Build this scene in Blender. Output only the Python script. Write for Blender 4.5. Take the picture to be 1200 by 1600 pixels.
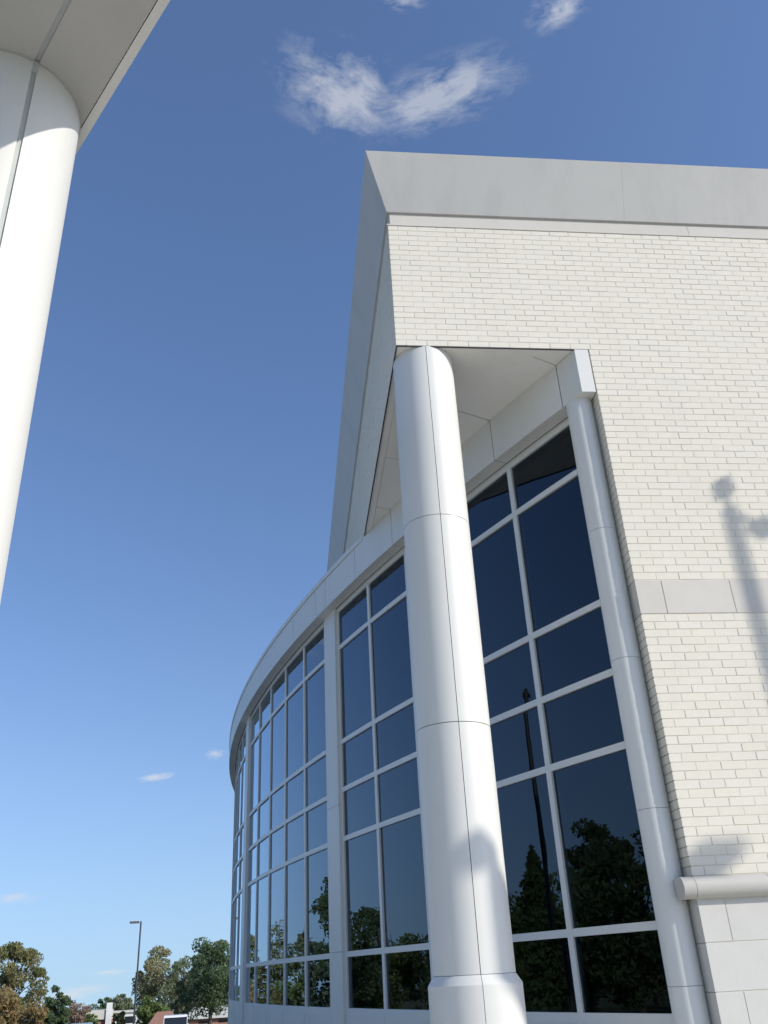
import bpy, math, random
from mathutils import Matrix, Vector
random.seed(7)
for o in list(bpy.data.objects): bpy.data.objects.remove(o)
scene = bpy.context.scene
col = scene.collection
SIN, COS, RAD = math.sin, math.cos, math.radians

# ------------------------------------------------------------------ camera
CAM = Vector((0.0, -6.622, 1.6))
CR = Vector((0.99434364, -0.09476331, -0.04796498))     # right
CD = Vector((0.00185433, 0.46702214, -0.88424368))      # down
CF = Vector((0.10619456, 0.87915313, 0.46455622))       # forward
FPX = 1366.17                                           # focal length in pixels of the 1200x1600 photograph
cam_data = bpy.data.cameras.new('camera')
cam = bpy.data.objects.new('camera', cam_data); col.objects.link(cam)
M = Matrix(((CR.x, -CD.x, -CF.x), (CR.y, -CD.y, -CF.y), (CR.z, -CD.z, -CF.z))).to_4x4()
M.translation = CAM
cam.matrix_world = M
cam_data.sensor_fit = 'VERTICAL'; cam_data.sensor_height = 24.0
cam_data.lens = 24.0 * FPX / 1600.0
cam_data.clip_start = 0.05; cam_data.clip_end = 5000
scene.camera = cam
scene.render.resolution_x = 768; scene.render.resolution_y = 1024
def ray(u, v):
    return (CR*((u-600)/FPX) + CD*((v-800)/FPX) + CF).normalized()
def px(P):
    q = Vector(P) - CAM; z = q.dot(CF)
    if z < .1: return None
    return (600+FPX*q.dot(CR)/z, 800+FPX*q.dot(CD)/z)

# ------------------------------------------------------------------ sky, sun, exposure
SUN_AZ, SUN_EL = RAD(56), RAD(29)          # azimuth to the right of the facade normal
SUN = Vector((SIN(SUN_AZ)*COS(SUN_EL), -COS(SUN_AZ)*COS(SUN_EL), SIN(SUN_EL)))
world = bpy.data.worlds.new('World'); scene.world = world; world.use_nodes = True
world.cycles.sampling_method = 'MANUAL'; world.cycles.sample_map_resolution = 256
scene.cycles.max_bounces = 7; scene.cycles.diffuse_bounces = 3; scene.cycles.glossy_bounces = 3; scene.cycles.transparent_max_bounces = 8; scene.cycles.caustics_reflective = False; scene.cycles.caustics_refractive = False
nt = world.node_tree; nt.nodes.clear()
def N(t, typ, **kw):
    n = t.nodes.new(typ)
    for k, v in kw.items(): setattr(n, k, v)
    return n
def math_node(t, op, a, b=None, c=None, clamp=False):
    n = N(t, 'ShaderNodeMath', operation=op, use_clamp=clamp)
    for i, v in enumerate((a, b, c)):
        if v is None: continue
        if isinstance(v, (int, float)): n.inputs[i].default_value = v
        else: t.links.new(v, n.inputs[i])
    return n.outputs[0]
def dot_node(t, a, vec):
    n = N(t, 'ShaderNodeVectorMath', operation='DOT_PRODUCT')
    t.links.new(a, n.inputs[0]); n.inputs[1].default_value = tuple(vec)
    return n.outputs['Value']
sky = N(nt, 'ShaderNodeTexSky', sky_type='NISHITA')
sky.sun_disc = False; sky.sun_elevation = SUN_EL; sky.sun_rotation = math.atan2(SUN.x, SUN.y)
sky.altitude = 0; sky.air_density = 1.0; sky.dust_density = 1.0; sky.ozone_density = 4.5
tc = N(nt, 'ShaderNodeTexCoord')
DIR = tc.outputs['Generated']
sx = N(nt, 'ShaderNodeSeparateXYZ'); nt.links.new(DIR, sx.inputs[0])
sc_ = N(nt, 'ShaderNodeCombineXYZ'); nt.links.new(sx.outputs[0], sc_.inputs[0]); nt.links.new(sx.outputs[1], sc_.inputs[1])
nt.links.new(math_node(nt, 'MULTIPLY_ADD', math_node(nt, 'MAXIMUM', sx.outputs[2], 0.0), .9, .14), sc_.inputs[2])   # hazy band at the horizon, slightly lifted
nrm = N(nt, 'ShaderNodeVectorMath', operation='NORMALIZE'); nt.links.new(sc_.outputs[0], nrm.inputs[0]); nt.links.new(nrm.outputs[0], sky.inputs[0])
mask = None
# thin clouds: (centre px, half width px, half height px, slant, strength, noise scale)
CLOUDS = [(535, 145, 135, 88, 0.30, .55, 2.3, 1), (690, 148, 165, 66, -0.28, .50, 2.5, 2), (870, 14, 66, 38, -0.25, .55, 1.5, 3), (632, 3, 44, 20, 0, .35, 1.3, 4),
          (245, 1214, 34, 9, -.05, .6, 1.0, 5), (338, 1180, 22, 14, 0, .55, 1.0, 6), (20, 1404, 60, 12, 0.05, .45, 1.2, 7),
          (170, 1520, 40, 8, .1, .5, 1.4, 8), (118, 1552, 70, 16, 0.02, .6, 1.4, 10), (-420, 900, 240, 90, .2, .5, 1.8, 11), (1600, 300, 240, 120, -.3, .5, 1.8, 12)]
for (u, v, hw, hh, sl, st, ns, seed) in CLOUDS:
    c = ray(u, v)
    e1 = (ray(u+hw, v+sl*hw)/ray(u+hw, v+sl*hw).dot(c) - c); e2 = (ray(u-sl*hh, v+hh)/ray(u-sl*hh, v+hh).dot(c) - c)
    w = dot_node(nt, DIR, c)
    wp = math_node(nt, 'MAXIMUM', w, .05)
    a = math_node(nt, 'DIVIDE', dot_node(nt, DIR, e1/e1.length_squared), wp)
    b = math_node(nt, 'DIVIDE', dot_node(nt, DIR, e2/e2.length_squared), wp)
    cx = N(nt, 'ShaderNodeCombineXYZ'); nt.links.new(a, cx.inputs[0]); nt.links.new(b, cx.inputs[1]); cx.inputs[2].default_value = seed*7.3
    nz = N(nt, 'ShaderNodeTexNoise'); nz.inputs['Scale'].default_value = ns; nz.inputs['Detail'].default_value = 6 if hw > 50 else 3
    nz.inputs['Roughness'].default_value = .66; nz.inputs['Distortion'].default_value = .3
    nt.links.new(cx.outputs[0], nz.inputs['Vector'])
    r2 = math_node(nt, 'ADD', math_node(nt, 'MULTIPLY', a, a), math_node(nt, 'MULTIPLY', b, b))
    fall = math_node(nt, 'SUBTRACT', 1.0, math_node(nt, 'SQRT', r2))
    m = math_node(nt, 'ADD', math_node(nt, 'MULTIPLY', math_node(nt, 'SUBTRACT', nz.outputs['Fac'], .52), 3.3), math_node(nt, 'MULTIPLY', fall, 1.0))
    m = math_node(nt, 'MULTIPLY', m, 1.0, clamp=True)
    soft = math_node(nt, 'MULTIPLY', fall, 1.5, clamp=True)
    front = math_node(nt, 'GREATER_THAN', w, .06)
    m = math_node(nt, 'MULTIPLY', math_node(nt, 'MULTIPLY', m, soft), math_node(nt, 'MULTIPLY', front, st))
    mask = m if mask is None else math_node(nt, 'MAXIMUM', mask, m)
mix = N(nt, 'ShaderNodeMix', data_type='RGBA')
nt.links.new(mask, mix.inputs['Factor']); tint = N(nt, 'ShaderNodeMix', data_type='RGBA', blend_type='MULTIPLY'); tint.inputs['Factor'].default_value = 1.0
nt.links.new(sky.outputs[0], tint.inputs['A']); tint.inputs['B'].default_value = (1.0, .985, 1.03, 1); 
hz = N(nt, 'ShaderNodeMix', data_type='RGBA'); hz.inputs['B'].default_value = (2.5, 3.5, 4.15, 1)      # pale haze all round the horizon
nt.links.new(math_node(nt, 'MULTIPLY', math_node(nt, 'POWER', math_node(nt, 'SUBTRACT', 1.0, math_node(nt, 'MAXIMUM', sx.outputs[2], 0.0)), 7.0), .75), hz.inputs['Factor'])
nt.links.new(tint.outputs['Result'], hz.inputs['A']); nt.links.new(hz.outputs['Result'], mix.inputs['A'])
SKYK = 0.095
mix.inputs['B'].default_value = (3.9, 4.0, 4.2, 1)
bg = N(nt, 'ShaderNodeBackground'); bg.inputs['Strength'].default_value = SKYK
wo = N(nt, 'ShaderNodeOutputWorld')
nt.links.new(mix.outputs['Result'], bg.inputs['Color']); nt.links.new(bg.outputs[0], wo.inputs[0])

sl = bpy.data.lights.new('sun', 'SUN'); sl.energy = 2.05; sl.angle = RAD(.53); sl.color = (1.0, .95, .865)
so = bpy.data.objects.new('sun', sl); col.objects.link(so)
so.rotation_euler = SUN.to_track_quat('Z', 'Y').to_euler(); so.location = SUN*60
scene.view_settings.view_transform = 'Standard'; scene.view_settings.look = 'None'
scene.view_settings.gamma = 1.0; scene.view_settings.use_curve_mapping = False
scene.view_settings.exposure = 1.0

# ------------------------------------------------------------------ materials
def srgb(r, g, b):
    f = lambda c: (c/255/12.92) if c/255 <= .04045 else ((c/255+.055)/1.055)**2.4
    return (f(r), f(g), f(b), 1)
def mat(name, base, rough=.6, var=.06, nscale=3.0, bump=.0, bscale=60, island=0.0, spec=.4, stain=0.0, tint=None, metallic=0):
    m = bpy.data.materials.new(name); m.use_nodes = True; t = m.node_tree
    p = t.nodes['Principled BSDF']; p.inputs['Roughness'].default_value = rough
    p.inputs['Specular IOR Level'].default_value = spec; p.inputs['Metallic'].default_value = metallic
    geo = N(t, 'ShaderNodeNewGeometry')
    nz = N(t, 'ShaderNodeTexNoise'); nz.inputs['Scale'].default_value = nscale; nz.inputs['Detail'].default_value = 6
    t.links.new(geo.outputs['Position'], nz.inputs['Vector'])
    val = math_node(t, 'MULTIPLY_ADD', nz.outputs['Fac'], var*2, 1-var)
    hue = None
    if island:
        oi = N(t, 'ShaderNodeObjectInfo')
        r = math_node(t, 'FRACT', math_node(t, 'ADD', geo.outputs['Random Per Island'], oi.outputs['Random']))
        val = math_node(t, 'MULTIPLY', val, math_node(t, 'MULTIPLY_ADD', r, island*2, 1-island))
        hue = math_node(t, 'FRACT', math_node(t, 'MULTIPLY', r, 17.13))
    if stain:
        nz2 = N(t, 'ShaderNodeTexNoise'); nz2.inputs['Scale'].default_value = .9; nz2.inputs['Detail'].default_value = 8; nz2.inputs['Roughness'].default_value = .7
        mp = N(t, 'ShaderNodeMapping'); mp.inputs['Scale'].default_value = (2.5, 2.5, .35)
        t.links.new(geo.outputs['Position'], mp.inputs['Vector']); t.links.new(mp.outputs[0], nz2.inputs['Vector'])
        k = math_node(t, 'MULTIPLY', math_node(t, 'SUBTRACT', nz2.outputs['Fac'], .5), 3.0, clamp=True)
        val = math_node(t, 'MULTIPLY', val, math_node(t, 'MULTIPLY_ADD', k, -stain, 1.0))
    c = N(t, 'ShaderNodeMix', data_type='RGBA'); c.inputs['A'].default_value = tuple(base[:3])+(1,)
    c.inputs['B'].default_value = tuple((tint or base)[:3])+(1,)
    if hue is not None: t.links.new(hue, c.inputs['Factor'])
    else: t.links.new(math_node(t, 'MULTIPLY_ADD', nz.outputs['Fac'], 2.0, -.5, clamp=True), c.inputs['Factor'])
    vm = N(t, 'ShaderNodeVectorMath', operation='SCALE')
    t.links.new(c.outputs['Result'], vm.inputs[0]); t.links.new(val, vm.inputs['Scale'])
    t.links.new(vm.outputs[0], p.inputs['Base Color'])
    if bump:
        bz = N(t, 'ShaderNodeTexNoise'); bz.inputs['Scale'].default_value = bscale; bz.inputs['Detail'].default_value = 5
        t.links.new(geo.outputs['Position'], bz.inputs['Vector'])
        bp = N(t, 'ShaderNodeBump'); bp.inputs['Strength'].default_value = bump; bp.inputs['Distance'].default_value = .004
        t.links.new(bz.outputs['Fac'], bp.inputs['Height']); t.links.new(bp.outputs[0], p.inputs['Normal'])
    return m
M_brick = mat('cream_brick', (.70, .655, .545), .8, .04, 14, .35, 90, island=.015, tint=(.695, .657, .562), spec=.25, stain=.07)
M_mortar = mat('mortar', (.60, .56, .47), .95, .08, 20, .4, 150, spec=.1)
M_stone = mat('cut_stone', (.585, .555, .495), .85, .05, 5, .3, 120, island=.03, stain=.06, spec=.2)
M_base = mat('base_stone', (.57, .56, .515), .85, .05, 5, .3, 120, island=.03, stain=.06, spec=.2)
M_roll = mat('roll_stone', (.46, .445, .40), .6, .05, 5, .15, 120, island=.03, spec=.3)
M_white = mat('white_panel', (.66, .655, .61), .40, .03, 1.6, .14, 2.6, stain=.10, spec=.45)
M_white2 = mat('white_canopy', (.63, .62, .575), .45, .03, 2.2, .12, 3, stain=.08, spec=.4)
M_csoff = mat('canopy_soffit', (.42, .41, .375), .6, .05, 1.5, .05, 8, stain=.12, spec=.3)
M_soffit = mat('soffit_panel', (.78, .76, .70), .5, .04, 1.2, .05, 6, stain=.08, spec=.3)
M_frame = mat('window_frame', (.66, .665, .63), .4, .02, 4, 0, spec=.45)
M_joint = mat('dark_joint', (.05, .05, .05), .9, .1, 10)
M_jointg = mat('grey_joint', (.42, .44, .42), .7, .1, 10)
M_cornice = mat('grey_metal', (.50, .49, .455), .5, .04, 2.0, .12, 14, stain=.16, spec=.35)
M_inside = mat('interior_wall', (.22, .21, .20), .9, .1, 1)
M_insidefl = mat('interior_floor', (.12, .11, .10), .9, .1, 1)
M_roof = mat('roof_gravel', (.3, .29, .27), .95, .1, 30)
M_pole = mat('dark_pole', (.045, .05, .055), .45, .1, 6, spec=.5)
M_lamp = mat('lamp_head', (.10, .10, .105), .45, .1, 6, spec=.5)
M_lampt = mat('lamp_top', (.55, .55, .53), .5, .05, 6)
M_concrete = mat('concrete', (.64, .60, .52), .9, .08, 1.2, .3, 60, stain=.1)
M_asphalt = mat('asphalt', (.06, .06, .062), .95, .1, 3, .4, 80)
M_grass = mat('grass', (.07, .10, .035), .95, .3, .5, .3, 40, tint=(.11, .11, .05))
M_bark = mat('bark', (.10, .08, .06), .95, .2, 8, .4, 40)
M_rbrick = mat('red_brick', (.38, .19, .15), .9, .1, 6, tint=(.34, .18, .14))
M_redroof = mat('red_roof', (.27, .145, .11), .9, .15, 4)
M_paleroof = mat('pale_roof', (.55, .54, .47), .8, .1, 3)
M_blocker = mat('blocker_cloth', (.12, .16, .30), .8, .05, 4)
M_carw = mat('car_paint', (.72, .73, .74), .25, .02, 4, spec=.6)
M_dark = mat('dark_glass', (.02, .025, .03), .1, .05, 4, spec=.6)
M_rubber = mat('rubber', (.02, .02, .02), .8, .1, 10)
M_wgrey = mat('white_wall', (.68, .68, .66), .8, .05, 3)

def foliage(name, a, b):
    m = bpy.data.materials.new(name); m.use_nodes = True; t = m.node_tree; t.nodes.clear()
    geo = N(t, 'ShaderNodeNewGeometry'); oi = N(t, 'ShaderNodeObjectInfo')
    nz = N(t, 'ShaderNodeTexNoise'); nz.inputs['Scale'].default_value = .9; nz.inputs['Detail'].default_value = 3
    t.links.new(geo.outputs['Position'], nz.inputs['Vector'])
    k = math_node(t, 'ADD', math_node(t, 'MULTIPLY', geo.outputs['Random Per Island'], .5), math_node(t, 'MULTIPLY_ADD', nz.outputs['Fac'], 1.8, -.65), clamp=True)
    c = N(t, 'ShaderNodeMix', data_type='RGBA'); c.inputs['A'].default_value = a+(1,); c.inputs['B'].default_value = b+(1,)
    t.links.new(k, c.inputs['Factor'])
    d = N(t, 'ShaderNodeBsdfDiffuse'); tr = N(t, 'ShaderNodeBsdfTranslucent'); mx = N(t, 'ShaderNodeMixShader'); mx.inputs[0].default_value = .5
    out = N(t, 'ShaderNodeOutputMaterial')
    t.links.new(c.outputs['Result'], d.inputs['Color']); t.links.new(c.outputs['Result'], tr.inputs['Color'])
    t.links.new(d.outputs[0], mx.inputs[1]); t.links.new(tr.outputs[0], mx.inputs[2]); t.links.new(mx.outputs[0], out.inputs[0])
    return m
F_green = foliage('leaves_green', (0.138, 0.200, 0.069), (0.300, 0.350, 0.138))  # leaf colours lightened to stand in for distance haze
F_dark = foliage('leaves_dark', (0.094, 0.144, 0.075), (0.188, 0.250, 0.125))
F_olive = foliage('leaves_olive', (0.175, 0.213, 0.088), (0.375, 0.312, 0.150))
F_autumn = foliage('leaves_autumn', (0.250, 0.288, 0.125), (0.450, 0.388, 0.237))
F_bronze = foliage('leaves_bronze', (0.250, 0.225, 0.100), (0.450, 0.312, 0.163))
F_rust = foliage('leaves_rust', (0.300, 0.250, 0.163), (0.450, 0.312, 0.263))
F_grey = foliage('leaves_grey', (0.163, 0.213, 0.112), (0.325, 0.338, 0.213))

def glass_mat():
    m = bpy.data.materials.new('tinted_glass'); m.use_nodes = True; t = m.node_tree; t.nodes.clear()
    geo = N(t, 'ShaderNodeNewGeometry')
    nz = N(t, 'ShaderNodeTexNoise'); nz.inputs['Scale'].default_value = 1.3; nz.inputs['Detail'].default_value = 2
    t.links.new(geo.outputs['Position'], nz.inputs['Vector'])
    bp = N(t, 'ShaderNodeBump'); bp.inputs['Strength'].default_value = .05; bp.inputs['Distance'].default_value = .02
    t.links.new(nz.outputs['Fac'], bp.inputs['Height'])
    fr = N(t, 'ShaderNodeFresnel'); fr.inputs['IOR'].default_value = 1.55; t.links.new(bp.outputs[0], fr.inputs['Normal'])
    k = math_node(t, 'MULTIPLY', math_node(t, 'POWER', fr.outputs[0], 1.22), 2.0, clamp=True)
    tr = N(t, 'ShaderNodeBsdfTransparent'); tr.inputs['Color'].default_value = (.36, .42, .45, 1)
    gl = N(t, 'ShaderNodeBsdfGlossy'); gl.inputs['Roughness'].default_value = 0.0; gl.inputs['Color'].default_value = (.72, .86, 1.0, 1)
    t.links.new(bp.outputs[0], gl.inputs['Normal'])
    mx = N(t, 'ShaderNodeMixShader'); out = N(t, 'ShaderNodeOutputMaterial')
    t.links.new(k, mx.inputs[0]); t.links.new(tr.outputs[0], mx.inputs[1]); t.links.new(gl.outputs[0], mx.inputs[2]); t.links.new(mx.outputs[0], out.inputs[0])
    return m
M_glass = glass_mat()

# ------------------------------------------------------------------ mesh helpers
class MB:
    def __init__(s): s.v = []; s.f = []; s.smooth = False
    def add(s, vs, fs):
        o = len(s.v); s.v += [tuple(v) for v in vs]; s.f += [tuple(i+o for i in f) for f in fs]; return s
    def box(s, x0, x1, y0, y1, z0, z1):
        return s.add([(x0,y0,z0),(x1,y0,z0),(x1,y1,z0),(x0,y1,z0),(x0,y0,z1),(x1,y0,z1),(x1,y1,z1),(x0,y1,z1)],
                     [(3,2,1,0),(4,5,6,7),(0,1,5,4),(1,2,6,5),(2,3,7,6),(3,0,4,7)])
    def prism(s, poly, z0, z1):                     # poly counter-clockwise in xy
        n = len(poly)
        return s.add([(x,y,z0) for x,y in poly]+[(x,y,z1) for x,y in poly],
                     [tuple(range(n-1,-1,-1)), tuple(range(n,2*n))]+[(i,(i+1)%n,(i+1)%n+n,i+n) for i in range(n)])
    def tube(s, pts, radii, n=10, cap=True):
        rings = []; o = len(s.v)
        for i, p in enumerate(pts):
            p = Vector(p); a = Vector(pts[max(i-1,0)]); b = Vector(pts[min(i+1,len(pts)-1)]); d = (b-a).normalized()
            up = Vector((0,0,1)) if abs(d.z) < .9 else Vector((1,0,0))
            x = d.cross(up).normalized(); y = d.cross(x)
            s.v += [tuple(p+(x*COS(2*math.pi*k/n)+y*SIN(2*math.pi*k/n))*radii[i]) for k in range(n)]
        for i in range(len(pts)-1):
            for k in range(n):
                s.f.append((o+i*n+k, o+(i+1)*n+k, o+(i+1)*n+(k+1)%n, o+i*n+(k+1)%n))
        if cap:
            s.f.append(tuple(o+k for k in range(n))); s.f.append(tuple(o+(len(pts)-1)*n+k for k in range(n-1,-1,-1)))
        return s
    def mesh(s, name, material, smooth=False):
        me = bpy.data.meshes.new(name); me.from_pydata(s.v, [], s.f); me.update()
        if smooth is True:
            for p in me.polygons: p.use_smooth = True
        elif smooth:
            me.shade_smooth() if hasattr(me, 'shade_smooth') else None
            me.set_sharp_from_angle(angle=RAD(smooth))
        if material: me.materials.append(material)
        return me
ORG = {}
def thing(name, loc, label, cat, group=None, kind=None):
    o = bpy.data.objects.new(name, None); col.objects.link(o); o.location = loc; ORG[o.name] = Vector(loc)
    o.empty_display_size = .3; o['label'] = label; o['category'] = cat
    if group: o['group'] = group
    if kind: o['kind'] = kind
    return o
def link(name, me, parent=None, loc=None, label=None, kind=None):
    o = bpy.data.objects.new(name, me); col.objects.link(o)
    if parent is not None:
        o.parent = parent
        if parent.name in ORG: o.matrix_parent_inverse = Matrix.Translation(-ORG[parent.name])
    if loc is not None: o.location = loc
    if label: o['label'] = label
    if kind: o['kind'] = kind
    return o
def part(name, mb, material, parent, smooth=False, label=None, kind=None):
    return link(name, mb.mesh(name, material, smooth), parent, None, label, kind)
def struct(name, mb, material, smooth=False):
    o = link(name, mb.mesh(name, material, smooth)); o['kind'] = 'structure'; o['label'] = name.replace('_', ' ') + ' of the site'; return o

# ------------------------------------------------------------------ ground
def gz(x, y):
    d = math.hypot(x-2, y+2)
    prof = [(0,0),(27,0),(42,-.5),(70,-2.1),(92,-2.3),(150,-4.0),(300,-7.0),(900,-17),(2500,-45)]
    for (a,za),(b,zb) in zip(prof, prof[1:]):
        if d <= b:
            t = (d-a)/(b-a); t = t*t*(3-2*t) if b <= 92 else t
            return za+(zb-za)*t
    return prof[-1][1]
def polar_sheet(rs, a0, a1, n, dz):
    mb = MB(); full = abs(a1-a0-2*math.pi) < 1e-6
    cols_ = n if full else n+1
    for r in rs:
        for k in range(cols_):
            a = a0+(a1-a0)*k/n; x = 2+r*COS(a); y = -2+r*SIN(a); mb.v.append((x, y, gz(x,y)+dz))
    for i in range(len(rs)-1):
        for k in range(n):
            k2 = (k+1) % cols_
            mb.f.append((i*cols_+k, (i+1)*cols_+k, (i+1)*cols_+k2, i*cols_+k2))
    return mb
struct('ground', polar_sheet([.01,10,20,25,30,35,40,45,50,55,60,65,70,75,80,85,92,100,120,150,200,300,500,900,1600,2500], 0, 2*math.pi, 72, -.03), M_grass, True)
struct('parking_lot', polar_sheet([58,62,66,70,74,78,82,86,90,96,104], RAD(78), RAD(150), 36, .012), M_asphalt, True)
pv = MB()
for i in range(28):
    for j in range(28):
        x0 = -28+i*2; y0 = -28+j*2
        if math.hypot(x0-1, y0+1) > 25: continue
        pv.box(x0+.006, x0+1.994, y0+.006, y0+1.994, -.15, .0)
struct('pavement', pv, M_concrete)  # unseen paving, made wide and pale to bounce sunlight upward

# ------------------------------------------------------------------ the building
B = thing('brick_building', (3, .3, 0), 'cream brick building with curved white-framed glass wall and flared grey cornice', 'building')
CEN = (40.6862272, 18.78124164); RD = 42.3001; A0 = -2.681534857
def P2(s, r):
    a = A0 - s/RD; return (CEN[0]+r*COS(a), CEN[1]+r*SIN(a))
def arc_box(s0, s1, r0, r1, z0, z1, n=6, mb=None):       # r0 inner < r1 outer
    mb = mb or MB(); o = len(mb.v)
    for i in range(n+1):
        s = s0+(s1-s0)*i/n
        a = P2(s, r1); b = P2(s, r0)
        mb.v += [(a[0],a[1],z0),(a[0],a[1],z1),(b[0],b[1],z1),(b[0],b[1],z0)]
    for i in range(n):
        for k in range(4):
            mb.f.append((o+i*4+k, o+i*4+(k+1)%4, o+(i+1)*4+(k+1)%4, o+(i+1)*4+k))
    mb.f.append((o+3,o+2,o+1,o)); e = o+n*4; mb.f.append((e,e+1,e+2,e+3))
    return mb

ZLIN, ZBT, ZBB = 6.91, 4.448, 4.136
X0, XC, XR = 1.0, 2.91, 7.6
CH = .0684                                   # course above the stone band
CL = .0677                                   # course below it
ZBTOP = ZLIN + 23*CH                         # 8.483
ZROLL = ZBB - 30*CL                          # 2.105
# mortar bed
w = MB()
w.box(X0+.012, XR, .0022, .30, ZLIN+.012, ZBTOP)
w.box(XC+.012, XR, .0022, .30, 1.96, ZLIN+.012)
w.box(X0+.012, X0+.30, .30, 15.2, ZLIN+.012, ZBTOP)
wall = part('facade_wall', w, M_mortar, B, label='cream brick wall of the facade')
# bricks
def brick_mesh(L, H, D, name):
    c = .0018; mb = MB()
    f = [(-L/2+c,0,c-H/2),(L/2-c,0,c-H/2),(L/2-c,0,H/2-c),(-L/2+c,0,H/2-c)]
    b = [(-L/2,c,-H/2),(L/2,c,-H/2),(L/2,c,H/2),(-L/2,c,H/2)]
    k = [(-L/2,D,-H/2),(L/2,D,-H/2),(L/2,D,H/2),(-L/2,D,H/2)]
    mb.add(f+b+k, [(0,1,2,3)]+[(i+4,(i+1)%4+4,(i+1)%4,i) for i in range(4)]+[(i+8,(i+1)%4+8,(i+1)%4+4,i+4) for i in range(4)])
    return mb
J = .0068; BL = .2032
bricks = []                                   # (x, z, L, H, depth)
def course(z, h, x0, x1, odd, corner):
    x = x0
    first = True
    while x < x1-.02:
        L = BL/2 if (first and odd) else BL
        if x+L > x1: L = x1-x
        bricks.append((x+L/2, z+h/2, L-J, h-J, .19 if (first and corner) else .09))
        x += L; first = False
for i in range(23): course(ZLIN+i*CH, CH, X0, XR, i % 2 == 0, True)
for i in range(36): course(ZBT+i*CH, CH, XC, XR, i % 2 == 1, True)
for i in range(30): course(ZROLL+i*CL, CL, XC, XR, i % 2 == 0, True)
def vis(b):
    q = px((b[0], 0, b[1]))
    if q is None or not (-10 < q[0] < 1215 and -10 < q[1] < 1610): return 0
    d = (Vector((b[0],0,b[1]))-CAM).length
    return b[2]*b[3]/d**3
order = sorted(range(len(bricks)), key=lambda i: -vis(bricks[i]))
single = set(order[:290]); cache = {}; rest = MB()
for i, (x, z, L, H, D) in enumerate(bricks):
    dy = random.uniform(-.0012, .0012)
    if i in single:
        key = (round(L,4), round(H,4), D)
        if key not in cache: cache[key] = brick_mesh(L, H, D, 'brick').mesh('brick', M_brick)
        o = link('brick', cache[key], wall, (x, dy, z))
        o.rotation_euler = (random.uniform(-.004,.004), random.uniform(-.003,.003), random.uniform(-.003,.003))
    else:
        b = brick_mesh(L, H, D, ''); t = random.uniform(-.003,.003)
        rest.add([(x+v[0], dy+v[1], z+v[2]+t*v[0]) for v in b.v], b.f)
# side wall, seen at a grazing angle
for i in range(23):
    y = .2 if i % 2 else .1
    while y < 15.0:
        b = brick_mesh(BL-J, CH-J, .09, ''); dx = random.uniform(-.002,.002)
        rest.add([(X0+dx+v[1], y+BL/2-v[0], ZLIN+i*CH+CH/2+v[2]) for v in b.v], b.f); y += BL
part('brick_courses', rest, M_brick, wall, kind='stuff')

part('gap_strip', MB().box(X0+.004, XC-.004, .002, .014, ZLIN-.008, ZLIN+.002), M_joint, wall)  # thin dark strips put in for the gap's darkness under the bricks
part('gap_strip', MB().box(X0+.004, X0+.016, .02, 4.7, ZLIN-.010, ZLIN+.001), M_joint, wall)
# stone band
bd = MB().box(XC+.012, XR, .004, .009, ZBB+.004, ZBT-.004)
band = part('stone_band', bd, M_mortar, B)
xs = [XC, 3.147]
while xs[-1] < XR: xs.append(xs[-1]+.6096)
for a, b_ in zip(xs, xs[1:]):
    h = ZBT-ZBB-.012; L = min(b_, XR)-a-.006
    o = link('stone_block', brick_mesh(L, h, .1 if a > XC else .19, '').mesh('stone_block', M_stone), band, ((a+min(b_,XR))/2, -.003+random.uniform(-.001,.001), (ZBB+ZBT)/2))
# stone base
bs = MB().box(XC+.012, XR, .0025, .30, 0, 1.955)
base = part('base_wall', bs, M_mortar, B)
zs = [1.955, 1.668, 1.361, 1.054, .747, .44, .133, 0]
for r, (zt, zb) in enumerate(zip(zs, zs[1:])):
    xj = [XC, 3.116 if r % 2 == 0 else 3.60]
    while xj[-1] < XR: xj.append(xj[-1]+.97)
    for a, b_ in zip(xj, xj[1:]):
        b_ = min(b_, XR)
        link('stone_block', brick_mesh(b_-a-.005, zt-zb-.005, .19, '').mesh('stone_block', M_base), base, ((a+b_)/2, -.001+random.uniform(-.001,.001), (zt+zb)/2))
# half-round string course
def half_round(x0, x1, cy, cz, r, n=20):
    mb = MB()
    pr_ = [(cy-r*COS(RAD(t)), cz+r*SIN(RAD(t))) for t in [-105+210*i/n for i in range(n+1)]]+[(cy+r*1.2, cz+r*.9), (cy+r*1.2, cz-r*.9)]
    m = len(pr_)
    mb.v = [(x0,a,b) for a,b in pr_]+[(x1,a,b) for a,b in pr_]
    mb.f = [(i,i+m,(i+1)%m+m,(i+1)%m) for i in range(m)]+[tuple(range(m)), tuple(range(2*m-1,m-1,-1))]
    return mb
roll = part('string_course', half_round(2.80, 2.893, -.012, 2.026, .076), M_roll, B, smooth=40)
xj = [2.896, 3.457]
while xj[-1] < XR: xj.append(xj[-1]+.61)
for a, b_ in zip(xj, xj[1:]): link('string_section', half_round(a, min(b_,XR)-.004, -.012, 2.026, .076).mesh('string_section', M_roll, 40), roll)

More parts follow.
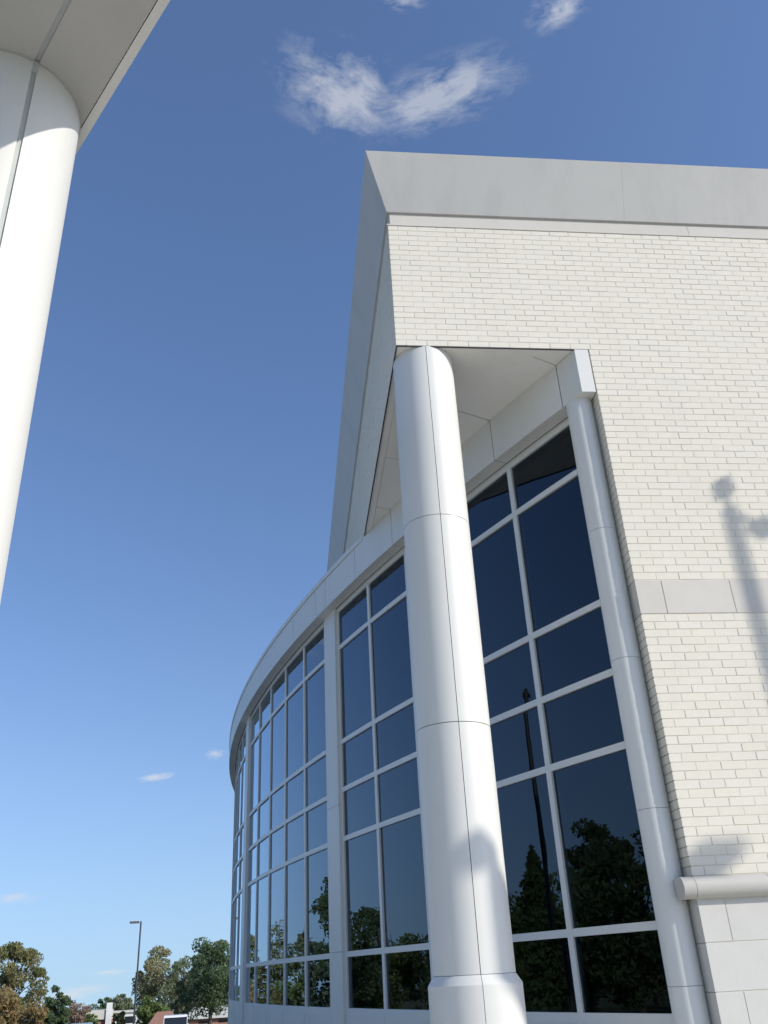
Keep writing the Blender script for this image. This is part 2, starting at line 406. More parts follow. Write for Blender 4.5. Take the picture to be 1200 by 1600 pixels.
# cornice
ZC, ZCT, E_ = 8.68, 9.34, .215
fr = MB().box(X0+.03, XR, .03, .3, ZBTOP+.002, ZC+.05)
fr.box(X0+.03, X0+.3, .3, 15.2, ZBTOP+.002, ZC+.05)
frieze = part('frieze', fr, M_joint, B)
xj = [X0+.03, 4.31, XR]
for a, b_ in zip(xj, xj[1:]): part('frieze_strip', MB().box(a+.001, b_-.003, .024, .0305, ZBTOP+.012, ZC+.02), M_stone, frieze)
part('frieze_strip', MB().box(X0+.024, X0+.0305, .0305, 15.1, ZBTOP+.012, ZC+.02), M_stone, frieze)
part('drip_ledge', MB().box(X0-.008, XR, -.008, .05, ZBTOP-.001, ZBTOP+.014), M_stone, frieze)
part('drip_ledge', MB().box(X0-.008, X0+.05, .05, 15.1, ZBTOP-.001, ZBTOP+.014), M_stone, frieze)
cb = MB().box(X0+.02, XR, .02, .5, ZC+.003, ZCT-.01); cb.box(X0+.02, X0+.5, .5, 15.2, ZC+.003, ZCT-.01)
corn = part('cornice', cb, M_cornice, B, label='grey metal cornice flaring outward at the top')
def cprof(mb, P0, P1, n0, n1):      # panel between two stations; n = outward direction (with mitre scale)
    def st(P, n): return [(P[0], P[1], ZC), (P[0]+n[0]*E_, P[1]+n[1]*E_, ZCT), (P[0]+n[0]*(E_-.02), P[1]+n[1]*(E_-.02), ZCT+.012), (P[0]-n[0]*.3, P[1]-n[1]*.3, ZCT+.012), (P[0]-n[0]*.032, P[1]-n[1]*.032, ZC)]
    a = st(P0, n0); b = st(P1, n1)
    mb.add(a+b, [(i, i+5, (i+1)%5+5, (i+1)%5) for i in range(5)]+[(0,1,2,3,4),(9,8,7,6,5)])
    return mb
for (a, na), (b_, nb) in [(((X0,0), (-1,-1)), ((3.60,0), (0,-1))), (((3.6012,0), (0,-1)), ((XR,0), (0,-1)))]:
    part('cornice_panel', cprof(MB(), a, b_, na, nb), M_cornice, corn)
for (a, na), (b_, nb) in [(((X0,3.4), (-1,0)), ((X0,.0), (-1,-1))), (((X0,15.2), (-1,0)), ((X0,3.404), (-1,0)))]:
    part('cornice_panel', cprof(MB(), a, b_, na, nb), M_cornice, corn)
part('roof_deck', MB().box(X0+.25, XR, .25, 15.2, ZCT-.12, ZCT-.06), M_roof, B)

# soffit under the overhang: radial panels
SEAMS = [.0, .30, 1.41, 2.55, 3.69, 4.83, 5.97, 6.40]
for b0 in (6.43, 12.59, 18.75):
    SEAMS += [b0+1.14*k for k in range(1, 6)] + [b0+5.7+.44]
SEAMS = sorted(set(round(s, 3) for s in SEAMS))
def clip(poly, f):
    out = []
    for i, p in enumerate(poly):
        q = poly[(i+1) % len(poly)]; a, b = f(p), f(q)
        if a >= 0: out.append(p)
        if a*b < 0:
            t = a/(a-b); out.append((p[0]+(q[0]-p[0])*t, p[1]+(q[1]-p[1])*t))
    return out
sf = MB().prism([(X0+.02,.02),(XC,.02),(XC-.02,.4),(1.0+.02,4.8)], ZLIN+.05, ZLIN+.09)
soff = part('soffit', sf, M_joint, B)
part('soffit_border', MB().box(X0+.10, XC-.16, .012, .135, ZLIN+.003, ZLIN+.05), M_soffit, soff)
part('soffit_border', MB().box(X0+.012, X0+.098, .012, 4.6, ZLIN+.003, ZLIN+.05), M_soffit, soff)
for s0, s1 in zip(SEAMS, SEAMS[1:]):
    if s0 > 5.5: break
    s0 = s0 if s0 > 0 else -.6
    poly = [P2(s0+.007, RD-.02), P2(s0+.007, RD+6), P2(s1-.007, RD+6), P2(s1-.007, RD-.02)]
    for f in (lambda p: p[1]-.139, lambda p: p[0]-(X0+.102), lambda p: XC-.005-p[0]): poly = clip(poly, f) if poly else poly
    if len(poly) < 3: continue
    ar = sum(poly[i][0]*poly[(i+1)%len(poly)][1]-poly[(i+1)%len(poly)][0]*poly[i][1] for i in range(len(poly)))
    if ar < 0: poly = poly[::-1]
    part('soffit_panel', MB().prism(poly, ZLIN+.006, ZLIN+.05), M_soffit, soff)

# fascia of the curved wall
ZF0, ZF1 = 6.405, 6.915
fa = arc_box(.1, 25.2, RD-.14, RD-.02, ZF0+.02, ZF1-.02, 60)
fascia = part('fascia', fa, M_joint, B, smooth=30)
e0 = P2(.294, RD); e1 = P2(.294, RD-.155)
blk = MB().prism([(2.765, 0.0), (2.902, 0.0), (2.902, .16), (e1[0], e1[1]), (e0[0], e0[1])], ZF0, ZLIN-.002)
part('fascia_panel', blk, M_white, fascia)
for s0, s1 in zip(SEAMS[1:], SEAMS[2:]):
    part('fascia_panel', arc_box(s0+.006, s1-.006, RD-.155, RD, ZF0, ZF1 if s0 < 4 else ZF1-.055, 5), M_white, fascia, smooth=30)
s0 = 4.55
while s0 < 25:
    s1 = s0+3.05
    part('coping', arc_box(s0, s1-.003, RD-.35, RD+.014, ZF1-.05, ZF1+.022, 10), M_white, fascia, smooth=30); s0 = s1
rp = [P2(s, RD-.2) for s in [4.3+.7*i for i in range(30)]]
part('drum_roof', MB().prism((rp+[(16, 26), (9, 5)])[::-1], ZF1-.12, ZF1-.02), M_roof, B)

# curtain wall
RF0, RF1, RG = RD-.30, RD-.175, RD-.198
RAILS = [(5.79,.06), (4.43,.06), (3.79,.06), (3.165,.06), (1.81,.062), (1.185,.085), (.60,.06)]
MW = .066
head = arc_box(.1, 24.8, RF0, RF1, 6.335, ZF0+.01, 60)
cw = part('curtain_wall', head, M_frame, B, smooth=30, label='white-framed curved curtain wall of tinted glass')
part('sill_curb', arc_box(.05, 24.8, RF0, RF1+.02, 0, .12, 60), M_frame, cw, smooth=30)
BAYS = [(.12, [.27, 1.41, 2.55, 3.69, 4.83, 5.97])] + [(b0, [b0+1.14*k for k in range(6)]) for b0 in (6.43, 12.59, 18.75)]
for bi, (b0, ms) in enumerate(BAYS):
    for k, s in enumerate(ms):
        wv = MW if 0 < k < 5 else .05
        sc = s + (.025 if k == 0 else -.025 if k == 5 else 0)
        part('mullion', arc_box(sc-wv/2, sc+wv/2, RF0, RF1, .12, 6.335, 1), M_frame, cw)
        if k == 5: break
        a = sc+wv/2; nx = ms[k+1] + (-.025 if k+1 == 5 else 0); b_ = nx-(MW if k+1 < 5 else .05)/2
        edges = [6.335]
        for z, h in RAILS:
            part('rail', arc_box(a, b_, RF0, RF1-.002, z-h/2, z+h/2, 2), M_frame, cw)
            edges += [z+h/2, z-h/2]
        edges.append(.12)
        for j in range(0, len(edges), 2):
            zt, zb = edges[j], edges[j+1]
            glass = zb > 1.15
            A_, B_ = P2(a-.004, RG), P2(b_+.004, RG); nx_, ny_ = A_[1]-B_[1], B_[0]-A_[0]; ln = math.hypot(nx_, ny_); nx_, ny_ = nx_/ln, ny_/ln
            # keep the thickness inward
            cx_, cy_ = CEN[0]-A_[0], CEN[1]-A_[1]; sg = 1 if nx_*cx_+ny_*cy_ > 0 else -1
            th = .012 if glass else .03; off = 0 if glass else -.03
            tilt = random.uniform(-.0030, .0030)
            q = [(A_[0]+sg*nx_*(off+tilt), A_[1]+sg*ny_*(off+tilt)), (B_[0]+sg*nx_*(off-tilt), B_[1]+sg*ny_*(off-tilt)), (B_[0]+sg*nx_*(off+th), B_[1]+sg*ny_*(off+th)), (A_[0]+sg*nx_*(off+th), A_[1]+sg*ny_*(off+th))]
            ar = sum(q[i][0]*q[(i+1)%4][1]-q[(i+1)%4][0]*q[i][1] for i in range(4))
            if ar < 0: q = q[::-1]
            part('pane' if glass else 'spandrel_panel', MB().prism(q, zb-.004, zt+.004), M_glass if glass else M_white, cw)
for s in (5.97, 12.13, 18.29, 24.45):
    for z0, z1 in ((0, 1.84), (1.844, 3.60), (3.604, ZF0+.004)):
        part('jamb_cover', arc_box(s+.002, s+.458, RD-.33, RD-.135, z0, z1, 2), M_white, cw)
# interior behind the glass
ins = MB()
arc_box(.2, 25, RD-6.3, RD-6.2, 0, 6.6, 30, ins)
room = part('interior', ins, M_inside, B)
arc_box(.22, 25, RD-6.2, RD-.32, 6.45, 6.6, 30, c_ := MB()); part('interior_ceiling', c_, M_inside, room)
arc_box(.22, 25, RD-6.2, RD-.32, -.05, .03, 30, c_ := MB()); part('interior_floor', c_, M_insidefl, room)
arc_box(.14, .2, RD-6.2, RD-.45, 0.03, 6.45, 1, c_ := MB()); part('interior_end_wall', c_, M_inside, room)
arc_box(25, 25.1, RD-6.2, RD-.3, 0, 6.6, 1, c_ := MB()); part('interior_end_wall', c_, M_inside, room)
for s in (3.4, 9.3, 15.4):
    c = P2(s, RD-1.3); c_ = MB().tube([(c[0],c[1],0),(c[0],c[1],6.45)], [.16,.16], 20); part('interior_column', c_, M_inside, room, smooth=40)

# round pilaster beside the brick corner
PX, PY, PR = 2.80, .22, .125
def ring(mb, cx, cy, r, z0, z1, a0, a1, n, thick=.012):      # shell segment
    o = len(mb.v)
    for i in range(n+1):
        a = a0+(a1-a0)*i/n
        for rr, z in ((r,z0),(r,z1),(r-thick,z1),(r-thick,z0)): mb.v.append((cx+rr*COS(a), cy+rr*SIN(a), z))
    for i in range(n):
        for k in range(4): mb.f.append((o+i*4+k, o+(i+1)*4+k, o+(i+1)*4+(k+1)%4, o+i*4+(k+1)%4))
    mb.f.append((o,o+1,o+2,o+3)); e = o+n*4; mb.f.append((e+3,e+2,e+1,e))
    return mb
pil = part('pilaster', MB().tube([(PX,PY,0),(PX,PY,ZF0+.01)], [PR-.006]*2, 32), M_jointg, B, smooth=40)
part('wall_filler', MB().box(2.87, XC+.05, .2, .5, 0, ZF0+.2), M_white, pil)
zj = [0, .2, 1.406, 2.605, 3.804, 5.003, ZF0+.002]
for a, b_ in zip(zj, zj[1:]): part('pilaster_section', ring(MB(), PX, PY, PR, a+.002, b_-.002, RAD(0), RAD(360), 48), M_white, pil, smooth=40)

# the big column under the overhang
KX, KY, KR = 1.30, .293, .2935
kcol = part('column', MB().tube([(KX,KY,0),(KX,KY,ZLIN+.004)], [KR-.008]*2, 48), M_joint, B, smooth=40, label='round white column carrying the brick overhang')
sa = RAD(-90-2)
for a, b_ in ((1.548,3.276),(3.276,5.081),(5.081,ZLIN+.004)):
    for k in range(2):
        part('column_panel', ring(MB(), KX, KY, KR, a+.003, b_-.003, sa+math.pi*k+.009, sa+math.pi*(k+1)-.009, 40), M_white, kcol, smooth=40)
for k in range(2):
    pb = MB(); n = 40; prof = [(.334,0),(.334,1.488),(.2937,1.548),(.27,1.548),(.27,0)]; m = len(prof)
    for i in range(n+1):
        a = sa+math.pi*k+.006+(math.pi-.012)*i/n
        pb.v += [(KX+r*COS(a), KY+r*SIN(a), z) for r, z in prof]
    for i in range(n):
        for q in range(m): pb.f.append((i*m+q, (i+1)*m+q, (i+1)*m+(q+1)%m, i*m+(q+1)%m))
    pb.f += [tuple(range(m)), tuple(n*m+q for q in range(m-1,-1,-1))]
    part('column_base', pb, M_white, kcol, smooth=30)

# ------------------------------------------------------------------ entrance canopy at the left
cx0, cy0, CRD, CHT = -1.513, -3.262, .35, 5.857
dv = Vector((-.5625, .8268, 0)).normalized(); nv = Vector((dv.y, -dv.x, 0))
CN = thing('entrance_canopy', (cx0, cy0, 0), 'white canopy beam on fat round column with recessed vertical joint', 'canopy')
def beam_pt(t, n, z): p = Vector((cx0,cy0,0))+dv*t+nv*n; return (p.x, p.y, z)
def beam_box(t0, t1, n0, n1, z0, z1, mb=None):
    mb = mb or MB()
    poly = [beam_pt(t0,n0,0)[:2], beam_pt(t0,n1,0)[:2], beam_pt(t1,n1,0)[:2], beam_pt(t1,n0,0)[:2]]
    ar = sum(poly[i][0]*poly[(i+1)%4][1]-poly[(i+1)%4][0]*poly[i][1] for i in range(4))
    if ar < 0: poly = poly[::-1]
    return mb.prism(poly, z0, z1)
T0, T1 = -3.6, 6.0
beam = part('canopy_beam', beam_box(T0, T1, -.335, .335, CHT+.012, CHT+.6), M_jointg, CN)
for sgn in (-1, 1):
    a, b_ = sorted((sgn*.013, sgn*.337))
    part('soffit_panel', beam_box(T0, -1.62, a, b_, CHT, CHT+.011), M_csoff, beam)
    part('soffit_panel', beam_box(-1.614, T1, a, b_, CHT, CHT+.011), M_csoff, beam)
    a, b_ = sorted((sgn*.341, sgn*.387))
    for ta, tb in ((T0, -1.62), (-1.617, 1.4), (1.403, T1)):
        part('edge_trim', beam_box(ta, tb, a, b_, CHT-.004, CHT+.62), M_white2, beam)
part('canopy_roof', beam_box(T0-.02, T1+.02, -.40, .40, CHT+.62, CHT+.66), M_white2, beam)
ad = math.atan2(-dv.y, -dv.x)
for t in (0, 5.2):
    q = beam_pt(t, 0, 0)
    kc = part('canopy_column', MB().tube([q, (q[0],q[1],CHT+.005)], [CRD-.011]*2, 48), M_jointg, CN, smooth=40)
    for za, zb in ((0, 1.8), (1.8, CHT-.006)):
        for k in range(2):
            part('column_panel', ring(MB(), q[0], q[1], CRD, za+.0015, zb-.0015, ad+math.pi*k+.038, ad+math.pi*(k+1)-.038, 48, .02), M_white2, kc, smooth=40)
    cap = MB(); n = 48
    for i in range(n):
        a = 2*math.pi*i/n; b2 = 2*math.pi*(i+1)/n
    part('column_collar', ring(MB(), q[0], q[1], CRD+.006, CHT-.006, CHT+.001, 0, 2*math.pi, 64, .03), M_jointg, kc, smooth=40)
p0 = beam_pt(-.345, 0, CHT-.05)
part('joint_clip', MB().box(p0[0]-.016, p0[0]+.016, p0[1]-.012, p0[1]+.012, CHT-.075, CHT-.004), M_jointg, CN)

# ------------------------------------------------------------------ light poles
def shoebox(mb, p, d, L, W, T):
    d = Vector((d[0], d[1], 0)).normalized(); s = Vector((-d.y, d.x, 0)); p = Vector(p); v = []
    for z, k in ((-T/2, .94), (T/2, .86)):
        for a, b in ((0,-1),(1,-1),(1,1),(0,1)):
            q = p+d*(L*(a if a else 1-k))*1.0+s*(b*W/2*k); v.append((q.x, q.y, p.z+z))
    return mb.add(v, [(3,2,1,0),(4,5,6,7),(0,1,5,4),(1,2,6,5),(2,3,7,6),(3,0,4,7)])
def light_pole(loc, h, r, heads, label, ar_=.02):
    T = thing('light_pole', loc, label, 'light pole', 'light poles round the site')
    x, y, z = loc
    part('pole', MB().tube([(x,y,z),(x,y,z+h)], [r*1.15, r], 12), M_pole, T, smooth=40)
    part('pole_base', MB().tube([(x,y,z-.3),(x,y,z+.75),(x,y,z+.8)], [.28,.28,.22], 16), M_concrete, T, smooth=40)
    for (dx, dy, arm, L, W, Th, dz) in heads:
        a = Vector((dx,dy,0)).normalized()
        st = Vector((x,y,z+h-.12+dz)); en = st+a*arm
        part('arm', MB().tube([st, en], [ar_, ar_], 8), M_pole, T)
        hd = part('lamp_head', shoebox(MB(), tuple(en), (a.x,a.y), L, W, Th), M_lamp, T)
        part('lamp_cover', shoebox(MB(), (en.x+a.x*.02, en.y+a.y*.02, en.z+Th/2+.012), (a.x,a.y), L*.94, W*.85, .02), M_lampt, hd)
    return T
def polar(u, v, d):                  # point on the ground seen in the direction of a pixel column, d metres away
    r = ray(u, v); k = d/math.hypot(r.x, r.y); x, y = CAM.x+r.x*k, CAM.y+r.y*k
    return x, y, gz(x, y)
lx, ly, lz = polar(213, 1540, 83)
zt = CAM.z + 83*math.tan(RAD(3.22))
light_pole((lx, ly, lz), zt-lz, .065, [(-1, -.1, .05, .85, .38, .16, .06)], 'tall grey parking light pole standing before distant trees')
sh = Vector((3.93, 0, 5.13)); L = 7.0
q = sh + SUN*L
light_pole((q.x, q.y, 0), q.z, .048, [(-.36, .24, .26, .24, .13, .05, .12), (.55, -.17, .38, .30, .14, .06, .1)], 'double-headed light pole whose shadow falls on the brick wall')
q = Vector((1.98, 0, 2.20)) + SUN*11.5  # unseen pole and hung panel, made up to cast the shadow on the column
tp = light_pole((q.x, q.y, 0), q.z, .05, [(1, .02, .85, .36, .22, .10, .10), (-.98, .19, .70, .32, .22, .09, .10)], 'unseen double-arm pole added to shade column and wall, with a hung banner', .04)
b0 = q + Vector((-.98, .19, 0))*.18; b1 = q + Vector((-.98, .19, 0))*.80
bn = MB().prism([(b1.x, b1.y), (b0.x, b0.y), (b0.x+.004, b0.y+.012), (b1.x+.004, b1.y+.012)], q.z-.88, q.z-.03)
part('blocker', bn, M_blocker, tp)
light_pole((-6.45, 5.95, 0), 6.7, .045, [(-.9, .43, .06, .34, .2, .08, .06)], 'single-headed light pole mirrored in the glass by the pilaster')

# ------------------------------------------------------------------ trees
def crown_mesh(kind, seed, mat_, n, w, h, leaf):
    rnd = random.Random(seed); mb = MB(); cl = []
    for i in range(44 if kind != 'cone' else 110):
        while True:
            a, b, c = rnd.uniform(-1,1), rnd.uniform(-1,1), rnd.uniform(-1,1)
            if a*a+b*b+c*c < 1: break
        if kind == 'cone':
            t = rnd.random()**1.25; rr = (1-t)*w*.95+.08; an = rnd.uniform(0, 6.283); k = rnd.random()**.5
            cl.append((rr*k*COS(an), rr*k*SIN(an), t*h, .20*w*(1.15-t)+.08, .5))
        else:
            tz = .5+c*.5; sq = 1.0 if tz > .35 else .75+.7*tz
            cl.append((a*w*.80*sq, b*w*.80*sq, tz*h, w*rnd.uniform(.14, .34), .75))
    for i in range(n):
        c = cl[rnd.randrange(len(cl))]
        while True:
            a, b, d = rnd.uniform(-1,1), rnd.uniform(-1,1), rnd.uniform(-1,1)
            q = a*a+b*b+d*d
            if .12 < q < 1: break
        p = Vector((c[0]+a*c[3], c[1]+b*c[3], c[2]+d*c[3]*c[4]))
        if kind == 'cone':
            t = 1-rnd.random()**.6; an = rnd.uniform(0, 6.283); rr = (1-t)*w*(1-.45*((t*8+.12*SIN(an*3+seed)) % 1))*rnd.random()**.45*(1+.18*SIN(an*5+t*20))+.03
            p = Vector((rr*COS(an), rr*SIN(an), t*h-.12*rr))
        u = Vector((rnd.gauss(0,1), rnd.gauss(0,1), rnd.gauss(0,.7))).normalized(); v = u.orthogonal().normalized()
        v = (Matrix.Rotation(rnd.uniform(0,6.28), 3, u) @ v); k = leaf*rnd.uniform(.6, 1.3); x2 = u.cross(v)*k*.55; v = v*k
        o = len(mb.v); mb.v += [tuple(p-v), tuple(p+x2), tuple(p+v), tuple(p-x2)]; mb.f.append((o,o+1,o+2,o+3))
    me = mb.mesh('crown', mat_); return me, cl
def trunk_mesh(cl, seed, h0, h, r):
    rnd = random.Random(seed); mb = MB()
    pts = [(0,0,-.4),(rnd.uniform(-.05,.05),rnd.uniform(-.05,.05),h0),(rnd.uniform(-.15,.15),rnd.uniform(-.15,.15),h0+h*.5),(0,0,h0+h*.9)]
    mb.tube(pts, [r*1.3, r*.9, r*.5, r*.1], 8)
    for c in cl[:14]:
        z = h0+max(.0, min(c[2]*.55, h*.6)); mb.tube([(0,0,z), (c[0]*.45, c[1]*.45, z+(h0+c[2]-z)*.6), (c[0]*.9,c[1]*.9,h0+c[2])], [r*.4, r*.25, r*.08], 5, False)
    return mb.mesh('trunk', M_bark, True)
VARS = {}
def tree(x, y, total, width, kind, matname, fol, label, seed, group, lift=.28, n=4200, leaf=.14, name=None):
    z = gz(x, y)
    key = (kind, matname, seed % 3, n)
    h0 = total*lift; h = total-h0
    me, cl = crown_mesh(kind, seed, fol, n, width/2, h*.9, leaf)
    T = thing(name or ('conifer_tree' if kind == 'cone' else 'leafy_tree'), (x, y, z), label, 'tree', group)
    c = link('crown', me, T); c.matrix_parent_inverse = Matrix.Identity(4); c.location = (0, 0, h0)
    t = link('trunk', trunk_mesh(cl, seed+5, h0, h*.9, max(.08, total*.02)), T); t.matrix_parent_inverse = Matrix.Identity(4)
    return T
G1 = 'trees beyond the parking lot'
def vtree(u, vtop, d, width_px, kind, fol, label, seed, **kw):
    x, y, z = polar(u, 1545, d); r = ray(u, vtop)
    top = CAM.z + d*r.z/math.hypot(r.x, r.y)
    tree(x, y, top-z, width_px*d/1560, kind, '', fol, label, seed, G1, **kw)
vtree(18, 1454, 80, 104, 'oval', F_olive, 'large olive-brown tree, tallest beyond the lot', 11, n=15000, leaf=.10, lift=.10)
vtree(2, 1535, 70, 90, 'oval', F_bronze, 'low bronze tree in front of the tallest olive tree', 12, n=5000, leaf=.13, lift=.1)
vtree(58, 1560, 74, 60, 'oval', F_bronze, 'rounded bronze shrub-like tree beside the dark pointed tree', 31, n=3500, leaf=.12, lift=.05)
vtree(94, 1535, 105, 52, 'oval', F_dark, 'dark green tree with a pointed top', 13, n=4500, leaf=.16, lift=.08)
vtree(128, 1562, 125, 50, 'oval', F_rust, 'faded pinkish bare-looking tree far off', 14, n=2600, leaf=.16, lift=.1)
vtree(168, 1556, 150, 50, 'oval', F_dark, 'dark rounded tree behind the white tower house', 15, n=3000, leaf=.2, lift=.1)
vtree(195, 1548, 140, 44, 'oval', F_grey, 'grey-green tree behind the light pole', 16, n=3000, leaf=.2, lift=.1)
vtree(148, 1580, 118, 22, 'oval', F_green, 'small yellow-green bush beside the white tower house', 17, n=1500, leaf=.14, lift=.05)
vtree(190, 1575, 92, 26, 'oval', F_olive, 'small olive bush at the foot of the light pole', 18, n=1500, leaf=.12, lift=.05)
vtree(250, 1473, 92, 92, 'oval', F_autumn, 'thin orange-tinged autumn tree beside the light pole', 19, n=9000, leaf=.11, lift=.15)
vtree(238, 1552, 84, 60, 'oval', F_green, 'low bright green tree under the autumn tree', 20, n=3200, leaf=.12, lift=.1)
vtree(288, 1482, 88, 84, 'oval', F_grey, 'grey-green tree between autumn tree and dark spreading tree', 21, n=8000, leaf=.11, lift=.15)
vtree(330, 1455, 76, 126, 'oval', F_dark, 'dark green spreading tree beside the glass building', 22, n=15000, leaf=.10, lift=.24)
vtree(372, 1480, 84, 80, 'oval', F_green, 'green tree half hidden behind the curved glass wall', 23, n=4200, leaf=.13, lift=.25)
# trees off to the left that the glass mirrors
G2 = 'trees mirrored in the glass'
MIR = [(-105, 24, 6.2, 5.0, 'oval', F_dark, 'broad dark tree mirrored low beside the pilaster'), (-109.5, 30, 7.4, 5.2, 'oval', F_dark, 'round dark tree mirrored in the pane beside the pilaster'),
       (-115.5, 27, 6.3, 4.4, 'cone', F_dark, 'tall dark conifer mirrored behind the light pole'), (-112.5, 38, 7.2, 6.5, 'oval', F_green, 'green tree mirrored behind the conifer'),
       (-119.5, 36, 5.2, 5.5, 'oval', F_green, 'low green tree mirrored beside the column'), (-124, 42, 5.4, 6, 'oval', F_olive, 'olive tree mirrored behind the column'),
       (-129, 44, 5.6, 6, 'oval', F_dark, 'dark tree mirrored behind the column'), (-134, 46, 4.4, 5.5, 'oval', F_green, 'low tree mirrored in the bottom pane left of the column'),
       (-139.5, 40, 5.3, 5.0, 'oval', F_dark, 'dark tree mirrored beside the first jamb'), (-144, 34, 6.2, 5.0, 'oval', F_dark, 'tall dark tree mirrored right of the second bay'),
       (-148.5, 52, 5.0, 5.0, 'oval', F_grey, 'pale thin tree mirrored in the second bay'), (-153, 60, 6.0, 6.0, 'oval', F_olive, 'brown tree mirrored in the second bay'),
       (-158.5, 58, 7.2, 4.4, 'cone', F_olive, 'layered conifer mirrored at the far end of the second bay'), (-136.5, 60, 6.4, 6.5, 'oval', F_grey, 'grey-green tree mirrored far off between dark trees'),
       (-100, 34, 7.5, 6.5, 'oval', F_green, 'tall green tree hidden by the pilaster in the mirror')]
for k, (az, d, hh, wd, kind, fol, lab) in enumerate(MIR):
    a = RAD(az); x = 1.6+d*SIN(a); y = 3.0-d*COS(a)
    tree(x, y, hh-gz(x,y), wd, kind, '', fol, lab, 60+k, G2, lift=.05, n=9000, leaf=.10)

for k in range(14):
    az = -98-k*4.1; d = 46+random.uniform(-4,10); a = RAD(az); x = 1.6+d*SIN(a); y = 3.0-d*COS(a)
    T = tree(x, y, random.uniform(3.2,4.4)-gz(x,y), 5.6, 'oval', '', [F_dark, F_green, F_grey][k%3], 'low rounded bush of the hedge row mirrored in the bottom panes', 90+k, 'hedge row mirrored in the glass', lift=.03, n=3500, leaf=.13, name='hedge_bush')
# ------------------------------------------------------------------ far buildings and car
def frame_at(u, d):
    x, y, z = polar(u, 1545, d); f = Vector((x-CAM.x, y-CAM.y, 0)).normalized(); r = Vector((f.y, -f.x, 0)); return Vector((x,y,z)), r, f
def obox(mb, O, r, f, a0, a1, b0, b1, z0, z1):
    pts = [O+r*a+f*b for a, b in ((a0,b0),(a1,b0),(a1,b1),(a0,b1))]
    return mb.prism([(p.x,p.y) for p in pts], O.z+z0, O.z+z1)
def ztop(v, u, d): r = ray(u, v); return CAM.z+d*r.z/math.hypot(r.x, r.y)
O, r, f = frame_at(163, 128); H = ztop(1578, 163, 128)-O.z
W1 = thing('tower_house', O, 'small house with pale roof and white tower beyond the lot', 'house')
part('wall', obox(MB(), O, r, f, -1.6, 1.3, 0, 4, -.3, H-1.0), M_rbrick, W1)
part('window', obox(MB(), O, r, f, -1.0, -.3, -.03, .02, .6, H-1.5), M_dark, W1)
part('roof', obox(MB(), O, r, f, -1.9, 1.3, -.3, 4.3, H-1.0, H), M_paleroof, W1)
part('tower', obox(MB(), O, r, f, .45, 1.15, -.5, .4, -.3, H+.75), M_wgrey, W1)
O, r, f = frame_at(258, 70); H = ztop(1581, 258, 70)-O.z
W2 = thing('red_hut', O, 'small red-brown hut with steep hipped roof behind the parked car', 'hut')
part('wall', obox(MB(), O, r, f, -1.35, 1.4, 0, 2.4, -.4, H*.3), M_rbrick, W2)
rb = MB(); zz = O.z+H*.3
P = [O+r*a+f*b for a, b in ((-1.45,-.1),(1.5,-.1),(1.5,2.5),(-1.45,2.5),(-.45,1.2),(.55,1.2))]
rb.add([(p.x,p.y,zz) for p in P[:4]]+[(p.x,p.y,O.z+H) for p in P[4:]], [(3,2,1,0),(0,1,5,4),(1,2,5),(2,3,4,5),(3,0,4)])
part('roof', rb, M_redroof, W2)
part('window', obox(MB(), O, r, f, -.9, -.4, -.03, .02, .15, H*.26), M_dark, W2)
O, r, f = frame_at(330, 120); H = ztop(1574, 330, 120)-O.z
W3 = thing('brick_hall', O, 'long low brick hall with pale sloping roof beside the glass building', 'building')
part('wall', obox(MB(), O, r, f, -4.5, 6.5, 0, 7, -.4, H-1.1), M_rbrick, W3)
for k in range(4): part('window', obox(MB(), O, r, f, -3.6+2.3*k, -2.4+2.3*k, -.03, .02, .5, H-1.6), M_dark, W3)
rb = MB(); P = [O+r*a+f*b for a, b in ((-4.9,-.5),(6.9,-.5),(6.9,7.5),(-4.9,7.5),(-4.4,3.5),(6.4,3.5))]
rb.add([(p.x,p.y,O.z+H-1.1) for p in P[:4]]+[(p.x,p.y,O.z+H) for p in P[4:]], [(3,2,1,0),(0,1,5,4),(1,2,5),(2,3,4,5),(3,0,4)])
part('roof', rb, M_paleroof, W3)
O, r, f = frame_at(207, 122); H = ztop(1578, 215, 122)-O.z
W4 = thing('white_shed', O, 'pale grey shed with dark window behind the light pole', 'shed')
part('wall', obox(MB(), O, r, f, -1.8, 2.2, 0, 3, -.4, H-.2), M_wgrey, W4)
part('roof', obox(MB(), O, r, f, -2.0, 2.4, -.2, 3.2, H-.2, H), M_paleroof, W4)
part('window', obox(MB(), O, r, f, -.6, .6, -.03, .02, H-1.3, H-.6), M_dark, W4)
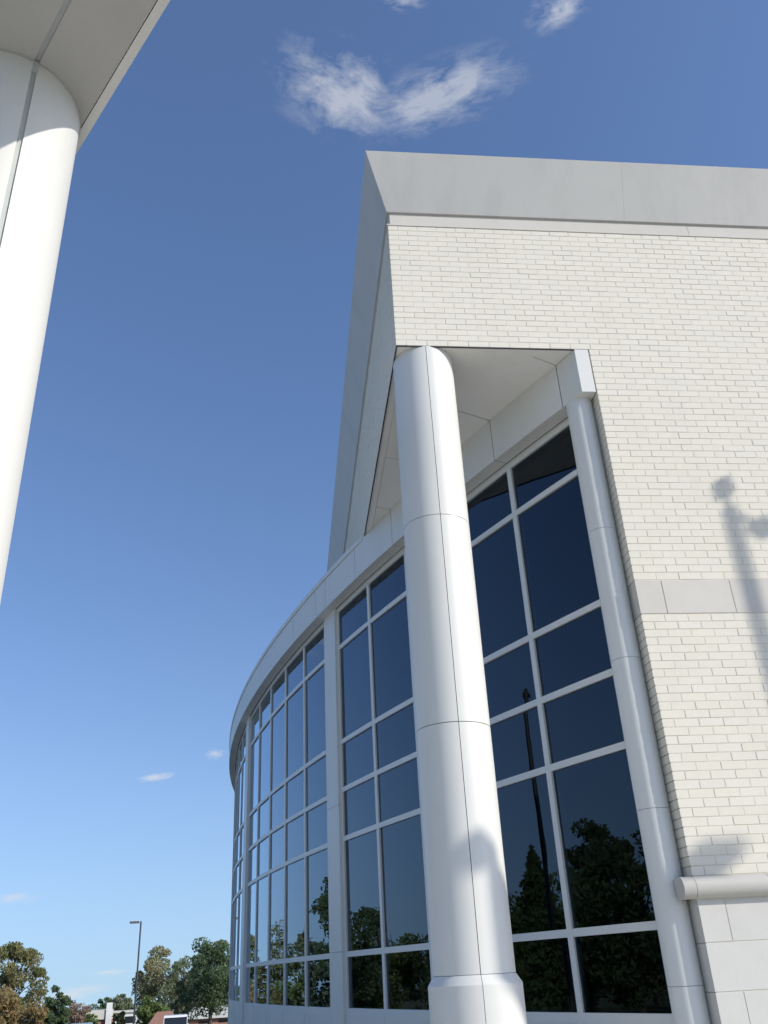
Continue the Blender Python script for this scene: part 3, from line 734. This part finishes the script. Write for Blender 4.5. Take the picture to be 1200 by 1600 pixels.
def parked_car(u, d, paint, label):
    O, f, r = frame_at(u, d); r = -r
    CARt = thing('parked_car', O, label, 'car', 'cars parked in the lot')
    def side(mb, prof, y0, y1):
        n = len(prof); v = []
        for y, k in ((y0,1),(y1,1)):
            for a, z in prof: p = O+r*a+f*y; v.append((p.x,p.y,O.z+z))
        return mb.add(v, [tuple(range(n)), tuple(range(2*n-1,n-1,-1))]+[(i,i+n,(i+1)%n+n,(i+1)%n) for i in range(n)])
    part('body', side(MB(), [(-2.1,.3),(2.2,.3),(2.25,.8),(1.3,.95),(-2.0,.98),(-2.15,.7)], -.85, .85), paint, CARt)
    part('cabin', side(MB(), [(-1.5,.96),(1.15,.94),(.55,1.42),(-.9,1.44)], -.7, .7), M_dark, CARt)
    part('roof', side(MB(), [(-.95,1.43),(.62,1.41),(.5,1.52),(-.8,1.53)], -.72, .72), paint, CARt)
    for a, bb in ((-1.55,.96),(1.12,.94)):
        for y in (-.73, .70): part('pillar', side(MB(), [(a,bb),(a+.09,bb),((-.85 if a<0 else .6)+.04,1.45),((-.95 if a<0 else .5)+.04,1.45)], y, y+.03), paint, CARt)
    for a in (-1.35, 1.4):
        for y in (-.88, .68):
            p = O+r*a+f*y; p2 = O+r*a+f*(y+.2)
            wh = part('wheel', MB().tube([(p.x,p.y,O.z+.33),(p2.x,p2.y,O.z+.33)], [.33,.33], 18), M_rubber, CARt, smooth=40)
            p = O+r*a+f*(y-.012); p2 = O+r*a+f*(y+.212)
            part('rim', MB().tube([(p.x,p.y,O.z+.33),(p2.x,p2.y,O.z+.33)], [.19,.19], 14), M_lampt, wh, smooth=40)
parked_car(277, 66, M_carw, 'white parked car in front of the small red hut')
M_carg = mat('grey_car_paint', (.20, .27, .28), .25, .02, 4, spec=.6)
parked_car(133, 72, M_carg, 'grey-green parked car near the white tower house')
# pendant lamp inside, seen through the glass
M_shade = mat('lit_shade', (.8, .78, .72), .6, .02, 4)
M_shade.node_tree.nodes['Principled BSDF'].inputs['Emission Color'].default_value = (1, .97, .9, 1); M_shade.node_tree.nodes['Principled BSDF'].inputs['Emission Strength'].default_value = .9
c = (2.62, 2.95)
PL = thing('pendant_lamp', (c[0], c[1], 3.9), 'pale conical pendant lamp hanging behind the tinted glass', 'lamp')
part('lamp_shade', MB().tube([(c[0],c[1],3.70),(c[0],c[1],3.88),(c[0],c[1],3.94)], [.26,.09,.04], 28), M_shade, PL, smooth=40)
part('cord', MB().tube([(c[0],c[1],3.93),(c[0],c[1],6.46)], [.008,.008], 6), M_pole, PL)
